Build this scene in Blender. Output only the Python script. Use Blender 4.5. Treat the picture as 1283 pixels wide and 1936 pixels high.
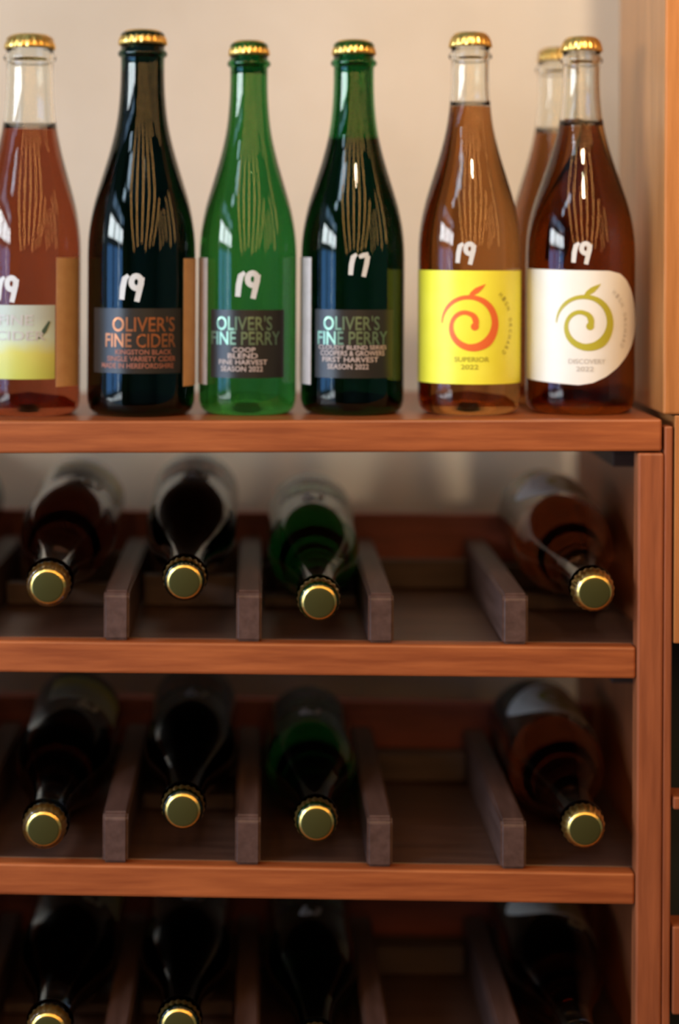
import bpy, bmesh, math, random
from mathutils import Vector, Matrix, Euler
random.seed(7)
SC = bpy.context.scene
for o in list(bpy.data.objects): bpy.data.objects.remove(o)
COL = SC.collection
PI = math.pi

# ------------------------------------------------------------------ camera
F = 3750.0            # focal length in pixels of the 1283 x 1936 frame
DIST = 1.68           # lens to the front plane of the rack (y = 0)
EYE = 1.30
VPX, VPY = 490.0, 465.0
ROLL = math.radians(0.3)
cam = bpy.data.cameras.new('camera'); camo = bpy.data.objects.new('camera', cam); COL.objects.link(camo)
camo.matrix_world = Matrix.Translation((0, -DIST, EYE)) @ Matrix.Rotation(PI/2, 4, 'X') @ Matrix.Rotation(ROLL, 4, 'Z')
cam.sensor_fit = 'VERTICAL'; cam.sensor_height = 36.0; cam.sensor_width = 24.0
cam.lens = F/1936*36.0
cam.shift_x = (641.5-VPX)/1936.0
cam.shift_y = -(968.0-VPY)/1936.0
cam.dof.use_dof = True; cam.dof.focus_distance = 1.61; cam.dof.aperture_fstop = 1.9
cam.clip_start = 0.05
SC.camera = camo

# ------------------------------------------------------------------ world, light, exposure
w = bpy.data.worlds.new('world'); SC.world = w; w.use_nodes = True
w.node_tree.nodes['Background'].inputs[0].default_value = (0.45, 0.62, 0.80, 1)
w.node_tree.nodes['Background'].inputs[1].default_value = 0.6
SC.view_settings.view_transform = 'Standard'; SC.view_settings.look = 'None'
SC.view_settings.exposure = 0.0; SC.view_settings.gamma = 1.0
SC.view_settings.use_curve_mapping = False
cy = SC.cycles
cy.max_bounces = 18; cy.transmission_bounces = 18; cy.glossy_bounces = 6; cy.diffuse_bounces = 4
cy.use_denoising = True; cy.sample_clamp_indirect = 4.0; cy.sample_clamp_direct = 0
cy.blur_glossy = 0.3
cy.caustics_refractive = True; cy.caustics_reflective = False

def area(name, loc, target, sx, sy, col, L, spread=180):
    """rectangular light; L = radiance of its face"""
    l = bpy.data.lights.new(name, 'AREA'); l.shape = 'RECTANGLE'; l.size = sx; l.size_y = sy
    l.color = col; l.energy = L*PI*sx*sy; l.spread = math.radians(spread)
    o = bpy.data.objects.new(name, l); COL.objects.link(o)
    o.location = loc
    d = Vector(target)-Vector(loc)
    o.rotation_euler = d.to_track_quat('-Z', 'Y').to_euler()
    return o
# daylight in the panes of the tall window on the left wall (x = -1.5), facing the room:
# white sky above, blue shade at eye height, bright paving and blue shade below
XW = -1.47
for (y0, y1) in ((-1.70, -1.30), (-1.22, -0.82), (-0.74, -0.34)):
    for (z0, z1, colr, L) in ((1.90, 2.06, (0.40, 0.66, 1.0), 4.0), (1.50, 1.78, (0.88, 0.97, 1.0), 28.0), (1.04, 1.40, (0.14, 0.42, 1.0), 5.0), (0.80, 0.98, (0.90, 0.97, 1.0), 9.0), (0.16, 0.74, (0.40, 0.70, 1.0), 1.0)):
        area('window_daylight', (XW, (y0+y1)/2, (z0+z1)/2), (0, (y0+y1)/2, (z0+z1)/2), y1-y0, z1-z0, colr, L)
# gap between two panes and a narrow skylight that runs on over the ceiling: bright sky
area('window_daylight', (XW, -1.26, 1.45), (0, -1.26, 1.45), 0.035, 1.1, (0.70, 0.88, 1.0), 24.0)
for (x, z) in ((-1.30, 2.30), (-1.02, 2.42), (-0.74, 2.46)):
    area('skylight', (x, -1.15, z), (x*0.2, -0.4, 1.3), 0.22, 0.16, (0.62, 0.82, 1.0), 14.0)
# warm glowing slats of a sloping ceiling lamp behind and above the camera, running on along the right wall
GOLD = (1.0, 0.53, 0.17)
for k in range(5):
    y = -1.60+k*0.34
    area('lamp_slat', (1.45, y, 1.80), (0.0, y, 1.80), 0.055, 0.80-0.10*(k % 3), GOLD, 11.0)
for k in range(6):
    x = -0.78+k*0.42
    area('lamp_slat', (x, -1.90, 1.96), (x, -1.90+0.98, 1.96-1.85), 0.07, 2.30-0.3*(k % 3), GOLD, 15.0)
def spot(loc, target, power, angle, col):
    l = bpy.data.lights.new('added_spot', 'SPOT'); l.energy = power; l.spot_size = math.radians(angle); l.spot_blend = 1.0
    l.shadow_soft_size = 0.06; l.color = col
    o = bpy.data.objects.new('added_spot', l); COL.objects.link(o); o.location = loc
    o.rotation_euler = (Vector(target)-Vector(loc)).to_track_quat('-Z', 'Y').to_euler()
spot((0.25, -1.25, 2.38), (0.62, 0.30, 1.50), 84, 50, (1.0, 0.82, 0.60))  # added spot, no known lamp: brightens wall and upper shelves, fades lower down

# ------------------------------------------------------------------ helpers
def P(u, v, y=0.0):
    """pixel of the photograph -> world point at depth y"""
    a, b = u-VPX, v-VPY
    c, s = math.cos(ROLL), math.sin(ROLL)
    a, b = a*c+b*s, -a*s+b*c
    d = (DIST+y)/F
    return Vector((a*d, y, EYE-b*d))

def mat(name, col, rough=0.5, metal=0.0, trans=0.0, ior=1.45, spec=0.5, coat=0.0):
    m = bpy.data.materials.new(name); m.use_nodes = True
    b = m.node_tree.nodes['Principled BSDF']
    b.inputs['Base Color'].default_value = (*col, 1); b.inputs['Roughness'].default_value = rough
    b.inputs['Metallic'].default_value = metal; b.inputs['Transmission Weight'].default_value = trans
    b.inputs['IOR'].default_value = ior; b.inputs['Specular IOR Level'].default_value = spec
    b.inputs['Coat Weight'].default_value = coat; b.inputs['Coat Roughness'].default_value = 0.2
    return m
def N(m, t, **kw):
    n = m.node_tree.nodes.new(t)
    for k, v in kw.items(): setattr(n, k, v)
    return n
def L(m, a, b): m.node_tree.links.new(a, b)
def mottled(name, c1, c2, scale=(1, 1, 1), nscale=8, rough=0.5, bump=0.15, detail=6, spec=0.5, coat=0.0, dist=0.002, p0=.35, p1=.68):
    """two tones mixed by stretched noise in object space"""
    m = mat(name, c1, rough, spec=spec, coat=coat); b = m.node_tree.nodes['Principled BSDF']
    tc = N(m, 'ShaderNodeTexCoord'); mp = N(m, 'ShaderNodeMapping'); mp.inputs['Scale'].default_value = scale
    L(m, tc.outputs['Object'], mp.inputs['Vector'])
    no = N(m, 'ShaderNodeTexNoise'); no.inputs['Scale'].default_value = nscale; no.inputs['Detail'].default_value = detail
    no.inputs['Roughness'].default_value = 0.6
    L(m, mp.outputs[0], no.inputs['Vector'])
    r = N(m, 'ShaderNodeValToRGB'); r.color_ramp.elements[0].position = p0; r.color_ramp.elements[1].position = p1
    r.color_ramp.elements[0].color = (*c1, 1); r.color_ramp.elements[1].color = (*c2, 1)
    L(m, no.outputs['Fac'], r.inputs[0]); L(m, r.outputs[0], b.inputs['Base Color'])
    bp = N(m, 'ShaderNodeBump'); bp.inputs['Strength'].default_value = bump; bp.inputs['Distance'].default_value = dist
    L(m, no.outputs['Fac'], bp.inputs['Height']); L(m, bp.outputs[0], b.inputs['Normal'])
    return m

M = {}
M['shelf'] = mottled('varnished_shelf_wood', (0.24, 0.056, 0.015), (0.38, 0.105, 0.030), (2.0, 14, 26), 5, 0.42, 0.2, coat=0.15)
M['post'] = mottled('varnished_post_wood', (0.23, 0.062, 0.022), (0.33, 0.095, 0.034), (26, 14, 2.0), 5, 0.45, 0.2, coat=0.1)
M['divider'] = mottled('plain_divider_wood', (0.058, 0.028, 0.022), (0.095, 0.050, 0.042), (20, 2.0, 20), 6, 0.5, 0.25)
M['rail'] = mottled('red_stained_rail_wood', (0.20, 0.045, 0.03), (0.30, 0.07, 0.045), (2, 20, 20), 6, 0.5, 0.2)
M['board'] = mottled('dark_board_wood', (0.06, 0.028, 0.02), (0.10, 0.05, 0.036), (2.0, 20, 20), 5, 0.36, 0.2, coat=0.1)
M['rest'] = mottled('dark_rest_wood', (0.05, 0.025, 0.018), (0.08, 0.045, 0.034), (2, 20, 20), 6, 0.6, 0.2)
M['plank'] = mottled('golden_plank_wood', (0.34, 0.125, 0.034), (0.46, 0.18, 0.055), (26, 14, 1.6), 5, 0.35, 0.15, coat=0.3)
M['wall'] = mottled('cream_plaster', (0.66, 0.55, 0.43), (0.72, 0.61, 0.49), (1, 1, 1), 6, 0.85, 0.12, spec=0.2)
M['room'] = mottled('dim_painted_wall', (0.09, 0.21, 0.25), (0.12, 0.25, 0.29), (1, 1, 1), 3, 0.9, 0.1, spec=0.1)
M['floor'] = mottled('dark_floor_boards', (0.07, 0.04, 0.025), (0.12, 0.07, 0.045), (14, 1.5, 1), 4, 0.6, 0.2)
M['dark'] = mat('shaded_inside', (0.012, 0.018, 0.02), 0.7)  # near-black colour stands in for the shade inside the cupboard openings
# a filled bottle is one lens: the glass mesh carries the refraction (with an air cavity above the drink),
# the drink inside it only the colour
def glass(name, col, rough=0.012, ior=1.40): return mat(name, col, rough, 0, 1.0, ior, 0.75)
def drink_mat(name, col): return mat(name, col, 0.0, 0, 1.0, 1.0, 0.0)
M['g_clear'] = glass('clear_glass', (0.96, 0.97, 0.94))
M['g_green'] = glass('mid_green_glass', (0.035, 0.24, 0.07))
M['g_deep'] = glass('deep_green_glass', (0.045, 0.26, 0.09))
M['g_black'] = glass('blackish_green_glass', (0.02, 0.07, 0.045))
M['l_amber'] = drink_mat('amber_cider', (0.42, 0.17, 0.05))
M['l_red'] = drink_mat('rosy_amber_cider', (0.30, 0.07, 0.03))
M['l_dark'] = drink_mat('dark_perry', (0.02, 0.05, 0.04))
M['l_pale_shaded'] = drink_mat('straw_perry_shaded', (0.16, 0.26, 0.18))  # straw perry darkened for lying bottles, rack shade put into the colour
M['l_red_shaded'] = drink_mat('rosy_amber_cider_shaded', (0.11, 0.05, 0.034))  # rosy cider darkened the same way, shade of the rack in its colour
M['l_amber_shaded'] = drink_mat('amber_cider_shaded', (0.22, 0.10, 0.055))  # amber cider with the rack's shade painted in, for lying bottles
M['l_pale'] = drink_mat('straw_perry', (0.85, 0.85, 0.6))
M['cap'] = mat('gold_cap', (0.90, 0.58, 0.17), 0.30, 1.0)
M['cap_shaded'] = mat('gold_cap_face_shaded', (0.085, 0.082, 0.024), 0.4, 0.6)  # same gold cap, face darkened to paint in its reflection of the dim room
M['black_label'] = mat('black_label', (0.016, 0.013, 0.011), 0.32, spec=0.6)
M['yellow'] = mottled('yellow_label', (0.80, 0.76, 0.05), (0.84, 0.80, 0.07), (1, 1, 1), 40, 0.4, 0.03)
M['white'] = mottled('white_label', (0.72, 0.71, 0.68), (0.75, 0.74, 0.71), (1, 1, 1), 40, 0.45, 0.03)
M['tan'] = mottled('tan_back_label', (0.52, 0.30, 0.15), (0.58, 0.35, 0.18), (1, 1, 1), 90, 0.6, 0.03)
M['silver'] = mottled('silver_back_label', (0.50, 0.45, 0.44), (0.58, 0.53, 0.52), (1, 1, 1), 90, 0.5, 0.03)
M['paint'] = mat('white_paint_pen', (0.58, 0.58, 0.58), 0.6)
M['foil'] = mat('green_foil_print', (0.24, 0.36, 0.24), 0.32, 0.95)
M['copper'] = mat('copper_foil_print', (0.40, 0.15, 0.07), 0.36, 0.9)
M['copper_ink'] = mat('copper_ink', (0.34, 0.12, 0.08), 0.5, 0.2)
M['pink_ink'] = mat('pale_pink_ink', (0.50, 0.40, 0.37), 0.5)
M['red_ink'] = mat('orange_red_ink', (0.75, 0.14, 0.03), 0.45)
M['olive_ink'] = mat('olive_green_ink', (0.40, 0.36, 0.03), 0.45)
M['green_ink'] = mat('grey_green_ink', (0.42, 0.46, 0.10), 0.5)
M['grey_ink'] = mat('grey_ink', (0.48, 0.46, 0.44), 0.5)
M['dark_ink'] = mat('dark_green_ink', (0.05, 0.09, 0.06), 0.5)
# label print that runs from pale aqua (top) to lime yellow (bottom)
def gradient_label():
    m = mat('aqua_to_lime_label', (0.6, 0.6, 0.4), 0.4); b = m.node_tree.nodes['Principled BSDF']
    tc = N(m, 'ShaderNodeTexCoord'); sx = N(m, 'ShaderNodeSeparateXYZ'); L(m, tc.outputs['Object'], sx.inputs[0])
    mr = N(m, 'ShaderNodeMapRange'); mr.inputs['From Min'].default_value = 0.034; mr.inputs['From Max'].default_value = 0.096
    L(m, sx.outputs[2], mr.inputs['Value'])
    no = N(m, 'ShaderNodeTexNoise'); no.inputs['Scale'].default_value = 45; L(m, tc.outputs['Object'], no.inputs['Vector'])
    ad = N(m, 'ShaderNodeMath', operation='MULTIPLY_ADD'); L(m, no.outputs['Fac'], ad.inputs[0]); ad.inputs[1].default_value = 0.25
    L(m, mr.outputs[0], ad.inputs[2])
    r = N(m, 'ShaderNodeValToRGB'); e = r.color_ramp.elements
    e[0].position = 0.15; e[0].color = (0.46, 0.48, 0.09, 1); e[1].position = 0.95; e[1].color = (0.42, 0.46, 0.40, 1)
    x = e.new(0.45); x.color = (0.56, 0.53, 0.12, 1); x = e.new(0.68); x.color = (0.50, 0.58, 0.45, 1)
    L(m, ad.outputs[0], r.inputs[0]); L(m, r.outputs[0], b.inputs['Base Color'])
    return m
M['aqua'] = gradient_label()

def empty(name, loc=(0, 0, 0)):
    o = bpy.data.objects.new(name, None); o.empty_display_size = 0.02; COL.objects.link(o); o.location = loc; return o
def tag(o, label=None, cat=None, group=None, kind=None):
    if label: o['label'] = label
    if cat: o['category'] = cat
    if group: o['group'] = group
    if kind: o['kind'] = kind
    return o
def link(name, bm, m, parent=None, smooth=False):
    me = bpy.data.meshes.new(name); bmesh.ops.recalc_face_normals(bm, faces=bm.faces); bm.to_mesh(me); bm.free()
    me.materials.append(m) if not isinstance(m, (list, tuple)) else [me.materials.append(x) for x in m]
    if smooth: me.polygons.foreach_set('use_smooth', [True]*len(me.polygons))
    o = bpy.data.objects.new(name, me); COL.objects.link(o)
    if parent: o.parent = parent
    return o
def box(name, lo, hi, m, parent=None, bevel=0.0015, warp=None):
    bm = bmesh.new(); bmesh.ops.create_cube(bm, size=1)
    for v in bm.verts:
        v.co = Vector([(lo[i]+hi[i])/2+v.co[i]*(hi[i]-lo[i]) for i in range(3)])
        if warp: v.co.z += warp(v.co.x)
    if bevel: bmesh.ops.bevel(bm, geom=bm.edges, offset=bevel, segments=2, affect='EDGES', profile=0.5)
    return link(name, bm, m, parent)

# ------------------------------------------------------------------ the room
YB = 0.50
def plane_box(name, lo, hi, m): return tag(box(name, lo, hi, m, None, 0), kind='structure')
plane_box('floor', (-1.6, -3.3, -0.1), (2.2, YB, 0.0), M['floor'])
plane_box('wall_back', (-1.6, YB, -0.1), (2.2, YB+0.1, 2.6), M['wall'])
plane_box('wall_right', (2.2, -3.3, -0.1), (2.3, YB+0.1, 2.6), M['room'])
plane_box('wall_front', (-1.6, -3.4, -0.1), (2.3, -3.3, 2.6), M['room'])
plane_box('ceiling', (-1.6, -3.4, 2.5), (2.3, YB+0.1, 2.6), M['room'])
# left wall with a window opening: four pieces of one wall
def wall_left():
    bm = bmesh.new()
    def add(lo, hi):
        r = bmesh.ops.create_cube(bm, size=1)
        for v in r['verts']: v.co = Vector([(lo[i]+hi[i])/2+v.co[i]*(hi[i]-lo[i]) for i in range(3)])
    add((-1.6, -3.4, -0.1), (-1.5, -1.85, 2.6)); add((-1.6, 0.03, -0.1), (-1.5, YB+0.1, 2.6))
    add((-1.6, -1.85, -0.1), (-1.5, 0.03, 0.12)); add((-1.6, -1.85, 2.08), (-1.5, 0.03, 2.6))
    return tag(link('wall_left', bm, M['room']), kind='structure')
wall_left()

# ------------------------------------------------------------------ the rack
S = F/DIST
def X(u): return (u-VPX)/S
def Z(v): return EYE-(v-VPY)/S
XL, XR = X(-330), X(1208)          # inner faces of the two side posts
ZT = [Z(794.5), Z(1217), Z(1641), Z(2068)]     # top faces of the four boards (on the axis of the picture)
TH = [0.0275, 0.0270, 0.0270, 0.0270]
TILT = [0.0085, -0.0050, -0.0105, -0.006]      # how far a board runs out of level per metre
DEP = 0.33
rack = tag(empty('bottle_rack', (0, 0.16, 0)), 'reddish-brown wooden bottle rack with divided bays below and an open top shelf', 'bottle rack')
OFF = Vector((0, -0.16, 0))
def rbox(name, lo, hi, m, bevel=0.0015, warp=None):
    o = box(name, lo, hi, m, rack, bevel, warp); o.location = OFF; return o
def zt(i, x): return ZT[i]+TILT[i]*x
XS = X(1250)                         # inner face of the right side board, behind the post
for i in range(4):
    wp = lambda x, i=i: TILT[i]*x
    if i == 0:
        rbox('shelf', (XL-0.02, 0.0, ZT[i]-TH[i]), (X(1253), DEP, ZT[i]), M['shelf'], 0.0022, wp); continue
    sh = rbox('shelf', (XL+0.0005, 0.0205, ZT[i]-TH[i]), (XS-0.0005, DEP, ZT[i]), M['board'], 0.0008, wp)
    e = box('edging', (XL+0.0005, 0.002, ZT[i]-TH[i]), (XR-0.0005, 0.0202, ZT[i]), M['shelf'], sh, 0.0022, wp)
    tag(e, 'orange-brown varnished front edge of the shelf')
# corner posts and side boards
PTOP = ZT[0]-TH[0]-0.0008
for side, x0, x1 in ((1, XR, X(1257)), (-1, XL-0.024, XL)):
    top = PTOP+TILT[0]*x0-0.0005
    rbox('post', (x0, 0.0, 0), (x1, 0.0202, top), M['post'], 0.002)
    rbox('side_board', (XS if side > 0 else x0, 0.0205, 0), (XS+0.009 if side > 0 else XL, 0.435, top), M['post'], 0.001)
DIVX = [X(-62), X(222.5), X(474), X(724.5), X(980)]
bays = [XL]+DIVX+[XS]
DH = 0.0425
for i in (1, 2, 3):
    for j, x in enumerate(DIVX):
        z = zt(i, x)+0.0004; hw = 0.0108; y0 = 0.006; h = DH+random.uniform(-.001, .001)
        # a board with a chamfered top front edge
        bm = bmesh.new()
        prof = [(y0, z), (y0, z+h-0.004), (y0+0.004, z+h), (DEP-0.002, z+h), (DEP-0.002, z)]
        if j == 4: x = x+random.uniform(-.001, .001)
        a = [bm.verts.new((x-hw, p[0], p[1])) for p in prof]; b = [bm.verts.new((x+hw, p[0], p[1])) for p in prof]
        bm.faces.new(a); bm.faces.new(b[::-1])
        for k in range(5): bm.faces.new((a[k], b[k], b[(k+1) % 5], a[(k+1) % 5]))
        bmesh.ops.bevel(bm, geom=bm.edges, offset=0.0022, segments=3, affect='EDGES')
        o = link('divider', bm, M['divider'], rack, False); o.location = OFF
    # back rail in lengths between the dividers, fixed to the back of the board
    z0 = ZT[i]
    rbox('back_rail', (XL+0.001, DEP+0.0005, z0+0.020), (XS-0.001, DEP+0.018, z0+0.067), M['rail'], 0.002, lambda x, i=i: TILT[i]*x)
    rbox('back_board', (XL+0.001, DEP+0.0005, z0-TH[i]), (XS-0.001, DEP+0.012, z0+0.0195), M['rest'], 0.001, lambda x, i=i: TILT[i]*x)
    # small batten screwed to the side board under the shelf above
    zz = zt(i-1, XR)-TH[i-1]-0.001
    rbox('batten', (XS-0.024, 0.09, zz-0.022), (XS-0.0005, 0.22, zz), M['rest'], 0.001)
def rest(i, xa, xb, yd, h):
    x = (xa+xb)/2
    rbox('bottle_rest', (xa+0.0135, yd-0.008, zt(i, x)+0.0012), (xb-0.0135, yd+0.008, zt(i, x)+max(h, 0.004)), M['rest'], 0.001)

# ------------------------------------------------------------------ what stands to the right of the rack
sideboard = tag(empty('cupboard', (X(1330), 0.1, 0)), 'golden-brown wooden cupboard side at the right edge beside the rack', 'cupboard')
def sbox(name, lo, hi, m, bevel=0.0015):
    o = box(name, lo, hi, m, sideboard, bevel); o.location = (-X(1330), -0.1, 0); return o
sbox('upright', (X(1255), 0.0, Z(793)+0.006), (X(1290), 0.215, 2.1), M['plank'], 0.002)
sbox('outer_panel', (X(1290)+0.0005, 0.0, Z(793)+0.006), (X(1560), 0.215, 2.1), M['plank'], 0.002)
sbox('leg', (X(1258), 0.001, 0), (X(1274), 0.0195, Z(802)), M['post'], 0.0015)
sbox('lower_panel', (X(1277.5), 0.001, Z(1213)), (X(1560), 0.215, Z(793)+0.005), M['plank'], 0.001)
sbox('rail', (X(1277)+0.0005, 0.0, Z(1527)), (X(1560), 0.03, Z(1503)), M['post'], 0.0015)
sbox('drawer_front', (X(1277)+0.0005, 0.0, Z(1915)), (X(1560), 0.03, Z(1748)), M['post'], 0.0015)
sbox('back_panel', (X(1273), 0.215, 0), (X(1560), 0.225, Z(830)), M['dark'], 0)
sbox('base', (X(1277)+0.0005, 0.0, 0), (X(1560), 0.03, Z(2100)), M['post'], 0.0015)

# ------------------------------------------------------------------ bottles
SEG = 72
def spin(name, prof, m, parent, seg=SEG, close=False, rmod=None):
    """lathe of (r, z) points; r = 0 closes to a point"""
    bm = bmesh.new(); rings = []
    for (r, z) in prof:
        if r <= 1e-6: rings.append([bm.verts.new((0, 0, z))])
        else:
            rings.append([bm.verts.new(((r+(rmod(r, z, k) if rmod else 0))*math.cos(2*PI*k/seg), (r+(rmod(r, z, k) if rmod else 0))*math.sin(2*PI*k/seg), z)) for k in range(seg)])
    pairs = list(zip(rings[:-1], rings[1:]))
    if close: pairs.append((rings[-1], rings[0]))
    for a, b in pairs:
        for k in range(seg):
            k2 = (k+1) % seg
            if len(a) == 1 and len(b) == 1: continue
            if len(a) == 1: bm.faces.new((a[0], b[k], b[k2]))
            elif len(b) == 1: bm.faces.new((a[k], a[k2], b[0]))
            else: bm.faces.new((a[k], a[k2], b[k2], b[k]))
    return link(name, bm, m, parent, True)
WT = [(.40, 1), (.472, .965), (.543, .82), (.614, .575), (.685, .32), (.756, .125), (.827, .03), (.90, 0)]
def herm(t):
    if t <= WT[0][0]: return 1.0
    if t >= WT[-1][0]: return 0.0
    for i in range(len(WT)-1):
        (t0, w0), (t1, w1) = WT[i], WT[i+1]
        if t <= t1:
            def sl(j):
                if j <= 0 or j >= len(WT)-1: return 0.0
                return (WT[j+1][1]-WT[j-1][1])/(WT[j+1][0]-WT[j-1][0])
            h = t1-t0; s = (t-t0)/h; m0, m1 = sl(i)*h, sl(i+1)*h
            return (2*s**3-3*s*s+1)*w0+(s**3-2*s*s+s)*m0+(-2*s**3+3*s*s)*w1+(s**3-s*s)*m1
def radius(R, rn, H, z): return rn+(R-rn)*herm(z/H)
def outer(R, rn, H):
    p = [(0, 0.014), (R*0.35, 0.011), (R*0.62, 0.003), (R*0.74, 0.0003), (R*0.80, 0.0), (R*0.90, 0.0018), (R*0.965, 0.0055), (R*0.994, 0.011), (R, 0.017)]
    n = 44
    for k in range(1, n+1):
        z = 0.017+(0.925*H-0.017)*k/n
        p.append((radius(R, rn, H, z), z))
    zr = 0.925*H
    p += [(rn+0.0003, zr+0.001), (rn+0.0022, zr+0.0022), (rn+0.0028, zr+0.0042), (rn+0.0022, zr+0.0062), (rn+0.0004, zr+0.0075), (rn+0.0004, H-0.0045), (rn-0.0012, H-0.0022)]
    return p
def inner(R, rn, H, t, ztop):
    p = [(0, 0.020), (R*0.5, 0.016), (R*0.8-t, 0.0085), (R*0.95-t, 0.012), (R-t, 0.021)]
    n = 40
    for k in range(1, n+1):
        z = 0.021+(ztop-0.021)*k/n
        p.append((radius(R, rn, H, z)-t, z))
    return p
def crown_cap(parent, rc, H):
    h = 0.0130; n = 21; seg = 126
    prof = [(0, H), (rc*0.62, H-0.0001), (rc*0.71, H-0.0005), (rc*0.79, H-0.0015), (rc*0.855, H-0.0030), (rc*0.905, H-0.0048), (rc*0.95, H-0.0072), (rc*0.98, H-0.0098), (rc*1.0, H-h), (rc*0.975, H-h-0.0002), (rc*0.94, H-0.0090), (rc*0.89, H-0.0062), (rc*0.82, H-0.0044), (0, H-0.0021)]
    def rmod(r, z, k):
        d = (H-z)/h
        if d < 0.10 or r < rc*0.78: return 0
        return rc*0.028*min(1, (d-0.10)/0.6)*math.cos(2*PI*n*k/seg)
    o = spin('crown_cap', prof, [M['cap'], M['cap_shaded']], parent, seg, False, rmod)
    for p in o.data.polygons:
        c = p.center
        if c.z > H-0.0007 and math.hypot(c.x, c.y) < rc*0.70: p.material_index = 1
    return o

# --- flat print wrapped on a bottle: (s, z) with s = arc length from the label's middle
def wrap(bm, R, th0):
    for v in bm.verts:
        a = th0+v.co.x/R; r = R+v.co.z
        v.co = Vector((r*math.sin(a), -r*math.cos(a), v.co.y))
def sheet(name, R, a0, a1, ztop, zbot, m, parent, lift=0.0004, n=48):
    """label between angles a0..a1 (degrees from the front); ztop / zbot are numbers or functions of the angle"""
    bm = bmesh.new(); f = lambda q, a: q(a) if callable(q) else q
    cols = []
    for k in range(n+1):
        a = a0+(a1-a0)*k/n; t, b = f(ztop, a), f(zbot, a); ar = math.radians(a); col = []
        for rr in (R+lift, R+lift*0.4):
            for j in range(5): col.append(bm.verts.new((rr*math.sin(ar), -rr*math.cos(ar), b+(t-b)*j/4)))
        cols.append(col)
    for A, B in zip(cols[:-1], cols[1:]):
        for j in range(4):
            bm.faces.new((A[j], B[j], B[j+1], A[j+1])); bm.faces.new((A[j+5], A[j+6], B[j+6], B[j+5]))
        bm.faces.new((A[0], A[5], B[5], B[0])); bm.faces.new((A[4], B[4], B[9], A[9]))
    for C in (cols[0], cols[-1]):
        for j in range(4): bm.faces.new((C[j], C[j+1], C[j+6], C[j+5]))
    return link(name, bm, m, parent, False)
def text_bm(txt, width, height, cx, zc, shear=0.0):
    cu = bpy.data.curves.new('t', 'FONT'); cu.body = txt; cu.align_x = 'CENTER'; cu.align_y = 'CENTER'; cu.resolution_u = 3
    cu.offset = 0.012
    o = bpy.data.objects.new('t', cu); COL.objects.link(o)
    dg = bpy.context.evaluated_depsgraph_get(); me = bpy.data.meshes.new_from_object(o.evaluated_get(dg))
    bm = bmesh.new(); bm.from_mesh(me); bpy.data.objects.remove(o); bpy.data.curves.remove(cu); bpy.data.meshes.remove(me)
    xs = [v.co.x for v in bm.verts]; ys = [v.co.y for v in bm.verts]
    x0, x1, y0, y1 = min(xs), max(xs), min(ys), max(ys)
    for v in bm.verts:
        yy = (v.co.y-(y0+y1)/2)/(y1-y0)*height
        v.co = Vector(((v.co.x-(x0+x1)/2)/(x1-x0)*width+cx+shear*yy, yy+zc, 0))
    return bm
def merge(bms):
    out = bmesh.new()
    for b in bms:
        me = bpy.data.meshes.new('m'); b.to_mesh(me); b.free(); out.from_mesh(me); bpy.data.meshes.remove(me)
    return out
def lettering(lines, R, th0, m, parent, name='lettering', lift=0.0008):
    bm = merge([text_bm(*l) for l in lines])
    for v in bm.verts: v.co.z = lift
    wrap(bm, R, math.radians(th0)); return link(name, bm, m, parent)
def stroke(bm, pts, wd, seg=1):
    """flat ribbon along pts [(x, y, widthfactor)]"""
    L_, R_ = [], []
    for i, p in enumerate(pts):
        a = pts[max(0, i-1)]; b = pts[min(len(pts)-1, i+1)]
        d = Vector((b[0]-a[0], b[1]-a[1])).normalized(); n = Vector((-d.y, d.x))*wd*(p[2] if len(p) > 2 else 1)/2
        L_.append(bm.verts.new((p[0]+n.x, p[1]+n.y, 0))); R_.append(bm.verts.new((p[0]-n.x, p[1]-n.y, 0)))
    for i in range(len(pts)-1): bm.faces.new((L_[i], L_[i+1], R_[i+1], R_[i]))
def painted_19(R, th0, zc, h, parent, second='9'):
    bm = bmesh.new(); w_ = 0.0048*h/0.02
    stroke(bm, [(-0.40*h, -0.5*h, .9), (-0.36*h, 0, 1), (-0.28*h, 0.36*h, 1), (-0.12*h, 0.5*h, .6)], w_)
    pts = []
    for k in range(15):
        a = math.radians(20+k*24); pts.append((0.20*h+0.20*h*math.cos(a), 0.22*h+0.25*h*math.sin(a), 1))
    if second == '7': pts = [(0.0*h, 0.36*h, .7), (0.2*h, 0.44*h, 1), (0.45*h, 0.5*h, .8)]; 
    stroke(bm, pts, w_)
    stroke(bm, [(0.42*h, 0.42*h, 1), (0.36*h, 0.05*h, 1), (0.22*h, -0.58*h, .9)], w_)
    for v in bm.verts: v.co.y += zc; v.co.z = 0.0007
    wrap(bm, R, math.radians(th0)); return link('painted_number', bm, M['paint'], parent)
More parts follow.
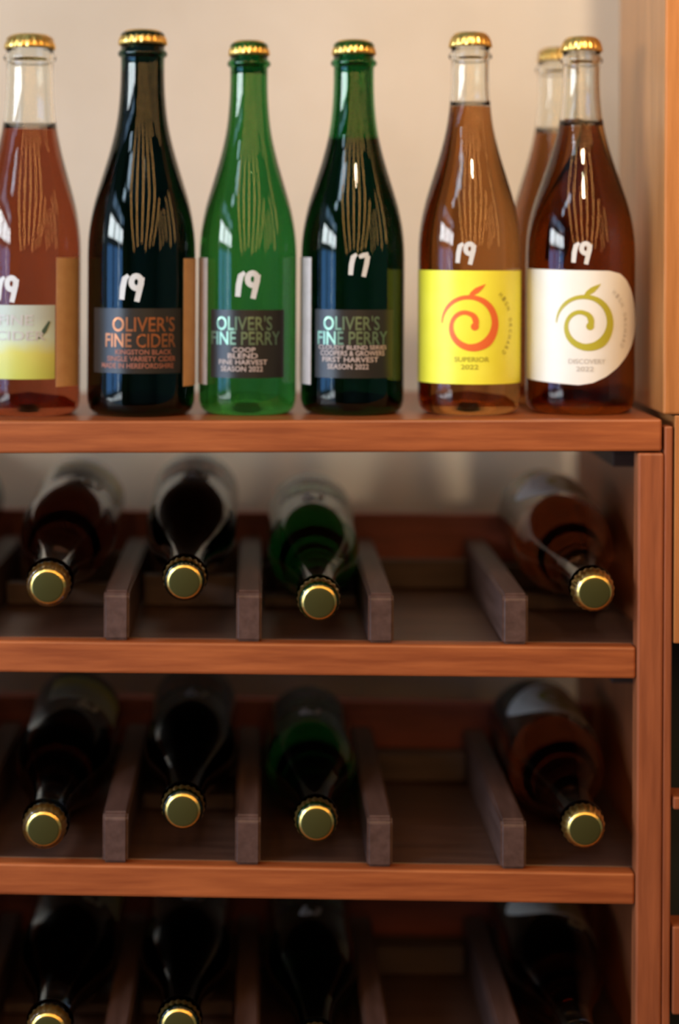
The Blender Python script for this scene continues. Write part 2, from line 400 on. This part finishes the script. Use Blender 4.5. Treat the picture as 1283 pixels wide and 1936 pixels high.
def swirl(R, th0, zc, rad, m, parent):
    """apple drawn as one open spiral with a tapering brush line and a leaf"""
    bm = bmesh.new(); pts = []
    TB = [(-25, .24, .34), (30, .28, .38), (90, .38, .28), (180, .66, .24), (270, .92, .42), (315, 1.0, .58), (360, 1.03, .48), (450, 1.0, .26), (500, 1.03, .22), (540, 1.07, .06)]
    n = 110
    for k in range(n+1):
        d = -25+565*k/n
        for (a, ra, wa), (b, rb, wb) in zip(TB[:-1], TB[1:]):
            if d <= b: q = (d-a)/(b-a); break
        r = (ra+(rb-ra)*q)*rad; wd = wa+(wb-wa)*q
        pts.append((r*math.cos(math.radians(d)), r*math.sin(math.radians(d)), wd))
    stroke(bm, pts, rad*0.62)
    # heart dot
    bmesh.ops.create_circle(bm, cap_ends=True, segments=16, radius=rad*0.15, matrix=Matrix.Translation((rad*0.22, -rad*0.12, 0)))
    # leaf
    stroke(bm, [(-0.05*rad, 0.98*rad, .15), (0.12*rad, 1.14*rad, .9), (0.30*rad, 1.27*rad, 1.1), (0.46*rad, 1.38*rad, .7), (0.62*rad, 1.50*rad, .08)], rad*0.2)
    for v in bm.verts: v.co.y += zc; v.co.z = 0.0008
    bmesh.ops.subdivide_edges(bm, edges=[e for e in bm.edges if e.calc_length() > 0.006], cuts=1)
    wrap(bm, R, math.radians(th0)); return link('swirl_emblem', bm, m, parent)
def arc_text(txt, R, th0, zc, rad, a0, a1, size, m, parent):
    bms = []
    for i, c in enumerate(txt):
        if c == ' ': continue
        a = math.radians(a0+(a1-a0)*i/(len(txt)-1))
        b = text_bm(c, size*0.7, size, 0, 0)
        rot = Matrix.Rotation(a-PI/2, 4, 'Z')
        for v in b.verts: v.co = rot @ v.co; v.co.x += rad*math.cos(a); v.co.y += rad*math.sin(a)+zc
        bms.append(b)
    bm = merge(bms)
    for v in bm.verts: v.co.z = 0.0008
    wrap(bm, R, math.radians(th0)); return link('lettering', bm, m, parent)

def lerp_table(tb):
    def f(a):
        if a <= tb[0][0]: return tb[0][1]
        for (x0, y0), (x1, y1) in zip(tb[:-1], tb[1:]):
            if a <= x1:
                s = (a-x0)/(x1-x0); return y0+(y1-y0)*s
        return tb[-1][1]
    return f
# look of each kind of bottle
KIND = {
 'rosy':   dict(name='cider_bottle', g='g_clear', l='l_red'),
 'copper': dict(name='cider_bottle', g='g_black', l='l_dark'),
 'green':  dict(name='perry_bottle', g='g_green', l='l_pale'),
 'deep':   dict(name='perry_bottle', g='g_deep', l='l_dark'),
 'yellow': dict(name='cider_bottle', g='g_clear', l='l_amber'),
 'white':  dict(name='cider_bottle', g='g_clear', l='l_amber'),
}
def make_bottle(kind, R, rn, rc, H, fill, label, group=None, turn=0.0, drink=None):
    K = dict(KIND[kind]); K['l'] = drink or K['l']; e = empty(K['name']); tag(e, label, 'bottle', group)
    zt_ = H-0.010; t = 0.0028
    ou = outer(R, rn, H)
    cav = [(radius(R, rn, H, z)-t, z) for z in [fill+(zt_-fill)*q/10 for q in range(11)]]
    # outer surface, mouth, and the inside of the neck down to the level of the drink
    spin('glass', ou+[(rn-t, H-0.0022)]+cav[::-1]+[(0, fill)], M[K['g']], e)
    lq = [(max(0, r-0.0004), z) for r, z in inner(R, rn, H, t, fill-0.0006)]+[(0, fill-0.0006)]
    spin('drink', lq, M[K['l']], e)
    crown_cap(e, rc, H)
    if kind in ('green', 'deep', 'copper'):
        w_ = 47 if kind != 'copper' else 52
        th = turn+(0 if kind != 'copper' else -3)
        zb, ztp = (0.033, 0.092) if kind != 'copper' else (0.038, 0.094)
        lb = sheet('front_label', R, th-w_, th+w_, ztp, zb, M['black_label'], e)
        dz = (ztp-zb)
        if kind == 'copper':
            lettering([("OLIVER'S", 0.056, 0.013, 0.006, ztp-0.0135), ("FINE CIDER", 0.064, 0.012, 0.003, ztp-0.0275)], R, th+2, M['copper'], lb)
            lettering([("KINGSTON BLACK", 0.050, 0.0042, 0.006, ztp-0.0375), ("SINGLE VARIETY CIDER", 0.062, 0.0044, 0.004, ztp-0.0433), ("MADE IN HEREFORDSHIRE", 0.066, 0.0044, 0.000, ztp-0.0493)], R, th+2, M['copper_ink'], lb)
            painted_19(R, th-4, 0.112, 0.021, e)
        else:
            lettering([("OLIVER'S", 0.050, 0.0125, -0.003, ztp-0.0115), ("FINE PERRY", 0.064, 0.0115, -0.002, ztp-0.0245)], R, th, M['foil'], lb)
            if kind == 'green':
                lettering([("COOP", 0.020, 0.0042, -0.003, ztp-0.0345), ("BLEND", 0.026, 0.0044, -0.004, ztp-0.0397), ("FINE HARVEST", 0.043, 0.0044, -0.004, ztp-0.0452), ("SEASON 2022", 0.037, 0.0046, -0.005, ztp-0.0510)], R, th, M['pink_ink'], lb)
                painted_19(R, th, 0.114, 0.021, e)
            else:
                lettering([("CLOUDY BLEND SERIES", 0.062, 0.0036, -0.002, ztp-0.0325), ("COOPERS & GROWERS", 0.058, 0.0044, -0.002, ztp-0.0375), ("FIRST HARVEST", 0.050, 0.0044, -0.004, ztp-0.0430), ("SEASON 2022", 0.036, 0.0046, -0.006, ztp-0.0490)], R, th, M['pink_ink'], lb)
                painted_19(R, th+4, 0.131, 0.0180, e, '7')
    if kind == 'rosy':
        lb = sheet('front_label', R, turn-62, turn+36, 0.097, 0.033, M['aqua'], e)
        lettering([("FINE", 0.030, 0.009, -0.006, 0.084), ("CIDER", 0.044, 0.008, -0.002, 0.0705)], R, turn, M['grey_ink'], lb)
        bm = bmesh.new(); stroke(bm, [(0.014, 0.068, .3), (0.019, 0.075, 1), (0.0235, 0.083, .5)], 0.004)
        for v in bm.verts: v.co.z = 0.0008
        wrap(bm, R, math.radians(turn)); link('leaf_mark', bm, M['dark_ink'], lb)
        painted_19(R, turn-17, 0.111, 0.020, e)
    if kind == 'yellow':
        lb = sheet('front_label', R, turn-88, turn+84, 0.1255, 0.0275, M['yellow'], e, n=64)
        painted_19(R, turn-10, 0.1405, 0.017, e)
        swirl(R, turn-6, 0.080, 0.0225, M['red_ink'], lb)
        arc_text("HIGH ORCHARD", R, turn, 0.078, 0.036, 48, -40, 0.0042, M['olive_ink'], lb)
        lettering([("SUPERIOR", 0.030, 0.0042, -0.002, 0.0490), ("2022", 0.015, 0.0042, -0.004, 0.0425)], R, turn, M['olive_ink'], lb)
    if kind == 'white':
        tp = lerp_table([(-90, .1265), (22, .1250), (36, .1225), (46, .117), (56, .108), (64, .098), (70, .088), (73, .079)])
        bt = lerp_table([(-90, .0300), (-30, .0275), (-10, .0265), (4, .0285), (18, .0335), (32, .041), (46, .0505), (58, .060), (68, .070), (73, .079)])
        lb = sheet('front_label', R, turn-86, turn+72.6, tp, bt, M['white'], e, n=80)
        painted_19(R, turn-8, 0.1405, 0.017, e)
        swirl(R, turn-5, 0.080, 0.0225, M['olive_ink'], lb)
        arc_text("HIGH ORCHARD", R, turn+1, 0.078, 0.036, 52, -30, 0.0042, M['grey_ink'], lb)
        lettering([("DISCOVERY", 0.032, 0.0042, -0.003, 0.0470), ("2022", 0.015, 0.0042, -0.005, 0.0405)], R, turn+2, M['grey_ink'], lb)
    return e

# (kind, u, yd, R, rn, rc, H, fill, label)
ST = [
 ('rosy',   55,  .075, .0460, .0207, .0222, .335, .251, 'clear bottle of rosy amber cider with aqua and lime label, leftmost on top shelf'),
 ('copper', 268, .070, .0475, .0192, .0212, .338, .300, 'near-black upright bottle with copper lettering on its label and a white painted 19'),
 ('green',  469, .078, .0432, .0166, .0180, .329, .300, 'bright green upright bottle with a large white painted number above its black label'),
 ('deep',   667, .075, .0458, .0178, .0193, 0.329, .236, 'dark green upright bottle with small painted number near its shoulder, left of the yellow label'),
 ('yellow', 887, .072, .0450, .0167, .0188, .335, .270, 'clear upright bottle of amber cider with a yellow label and orange-red swirl'),
 ('white',  1097, .075, .0478, .0163, .0182, .331, .252, 'clear upright bottle of amber cider with a white rounded label and olive swirl'),
 ('white',  1052, .180, .0455, .0180, .0185, .332, .252, 'clear bottle of amber cider half hidden behind the upright white-labelled bottle'),
]
for n, (k, u, yd, R, rn, rc, H, fl, lab) in enumerate(ST):
    b = make_bottle(k, R, rn, rc, H, fl, lab, group='bottles standing on the top shelf', turn=(0 if n < 6 else 150))
    x = P(u, 420, yd).x
    b.location = (x, yd, zt(0, x)+0.0003)
    # narrow label on the side of the bottle
    if n == 0: sheet('side_label', R, 37.5, 77, 0.138, 0.026, M['tan'], b, 0.0006)
    if n == 1: sheet('side_label', R, 53, 86, 0.137, 0.026, M['tan'], b, 0.0006)
    if n in (2, 3): sheet('side_label', R, -86, -54, 0.137, 0.026, M['silver'], b, 0.0006)

# lying bottles: (row, bay, kind, u, v of cap face, base height above board, R, rn, rc, H, yaw of label, label)
LY = [
 (1, 0, 'copper', -176, 1105, .084, 'dark bottle lying in the upper row, cut by the left edge of the picture'),
 (1, 1, 'rosy', 90, 1110, .082, 'brownish clear bottle lying in the upper row, first gold cap from the left'),
 (1, 2, 'copper', 348, 1101, .090, 'near-black bottle lying in the upper row between the brown and the green one'),
 (1, 3, 'green', 603, 1140, .070, 'green bottle lying in the upper row beside the empty bay'),
 (1, 5, 'white', 1124, 1121, .074, 'amber bottle with a white label lying in the upper row against the right post'),
 (2, 0, 'copper', -196, 1532, .052, 'dark bottle lying in the middle row, cut by the left edge of the picture'),
 (2, 1, 'rosy', 82, 1569, .058, 'brownish clear bottle lying in the middle row, first gold cap from the left'),
 (2, 2, 'copper', 345, 1534, .066, 'near-black bottle lying in the middle row between the brown and the green one'),
 (2, 3, 'green', 598, 1557, .046, 'green bottle lying in the middle row beside the empty bay'),
 (2, 5, 'white', 1106, 1569, .056, 'amber bottle with a white label lying in the middle row against the right post'),
 (3, 0, 'copper', -196, 1950, .052, 'dark bottle lying in the lowest row, cut by the left edge of the picture'),
 (3, 1, 'rosy', 90, 1951, .058, 'brownish clear bottle lying in the lowest row, its cap cut by the bottom edge'),
 (3, 2, 'copper', 338, 1942, .058, 'near-black bottle lying in the lowest row, its cap cut by the bottom edge'),
 (3, 3, 'green', 598, 1985, .050, 'green bottle lying in the lowest row, only its body in the picture'),
 (3, 5, 'white', 1104, 1990, .054, 'amber bottle with a white label lying in the lowest row against the right post'),
]
DIM = {'rosy': (.0445, .0178, .0185, .322, .251), 'copper': (.0425, .0168, .0182, .322, .29), 'green': (.0428, .0165, .0182, .320, .29), 'white': (.0455, .0165, .0183, .320, .252)}
TURN = {'rosy': -10, 'copper': 0, 'green': 0, 'white': -20}
for (row, bay, k, u, v, bh, lab) in LY:
    R, rn, rc, H, fl = DIM[k]
    if row == 3 and bay == 0: pass
    b = make_bottle(k, R, rn, rc, H, fl, lab, group='bottles lying in the rack', drink={'rosy': 'l_red_shaded', 'white': 'l_amber_shaded', 'green': 'l_pale_shaded'}.get(k))  # lying bottles take the drink copies with rack shade in their colour
    cap = P(u, v, -0.010)
    zb = zt(row, cap.x)+bh
    dz = zb-cap.z; dy = math.sqrt(H*H-dz*dz)
    base = Vector((cap.x, cap.y+dy, zb))
    b.location = base
    axis = (cap-base).normalized()
    q = Vector((0, 0, 1)).rotation_difference(axis)
    # bottle front (-y local) should look up
    rot = q.to_matrix()
    up = rot @ Vector((0, -1, 0)); side = axis.cross(Vector((0, 0, 1))).normalized(); want = side.cross(axis).normalized()
    ang = math.atan2(axis.dot(up.cross(want)), up.dot(want))
    rot = Matrix.Rotation(ang+math.radians(TURN[k]), 3, axis) @ rot
    b.rotation_mode = 'QUATERNION'; b.rotation_quaternion = rot.to_quaternion()
    # wooden rests under shoulder and foot, cut to height
    xa, xb = bays[bay], bays[bay+1]
    for yd in (0.175, 0.285):
        s = (yd-cap.y)/dy; hz = cap.z+(base.z-cap.z)*s-R/math.cos(math.asin(dz/H))-zt(row, (xa+xb)/2)
        if hz > 0.004: rest(row, xa, xb, yd, hz-0.0025)
for row in (1, 2, 3): rest(row, bays[4], bays[5], 0.285, 0.028)
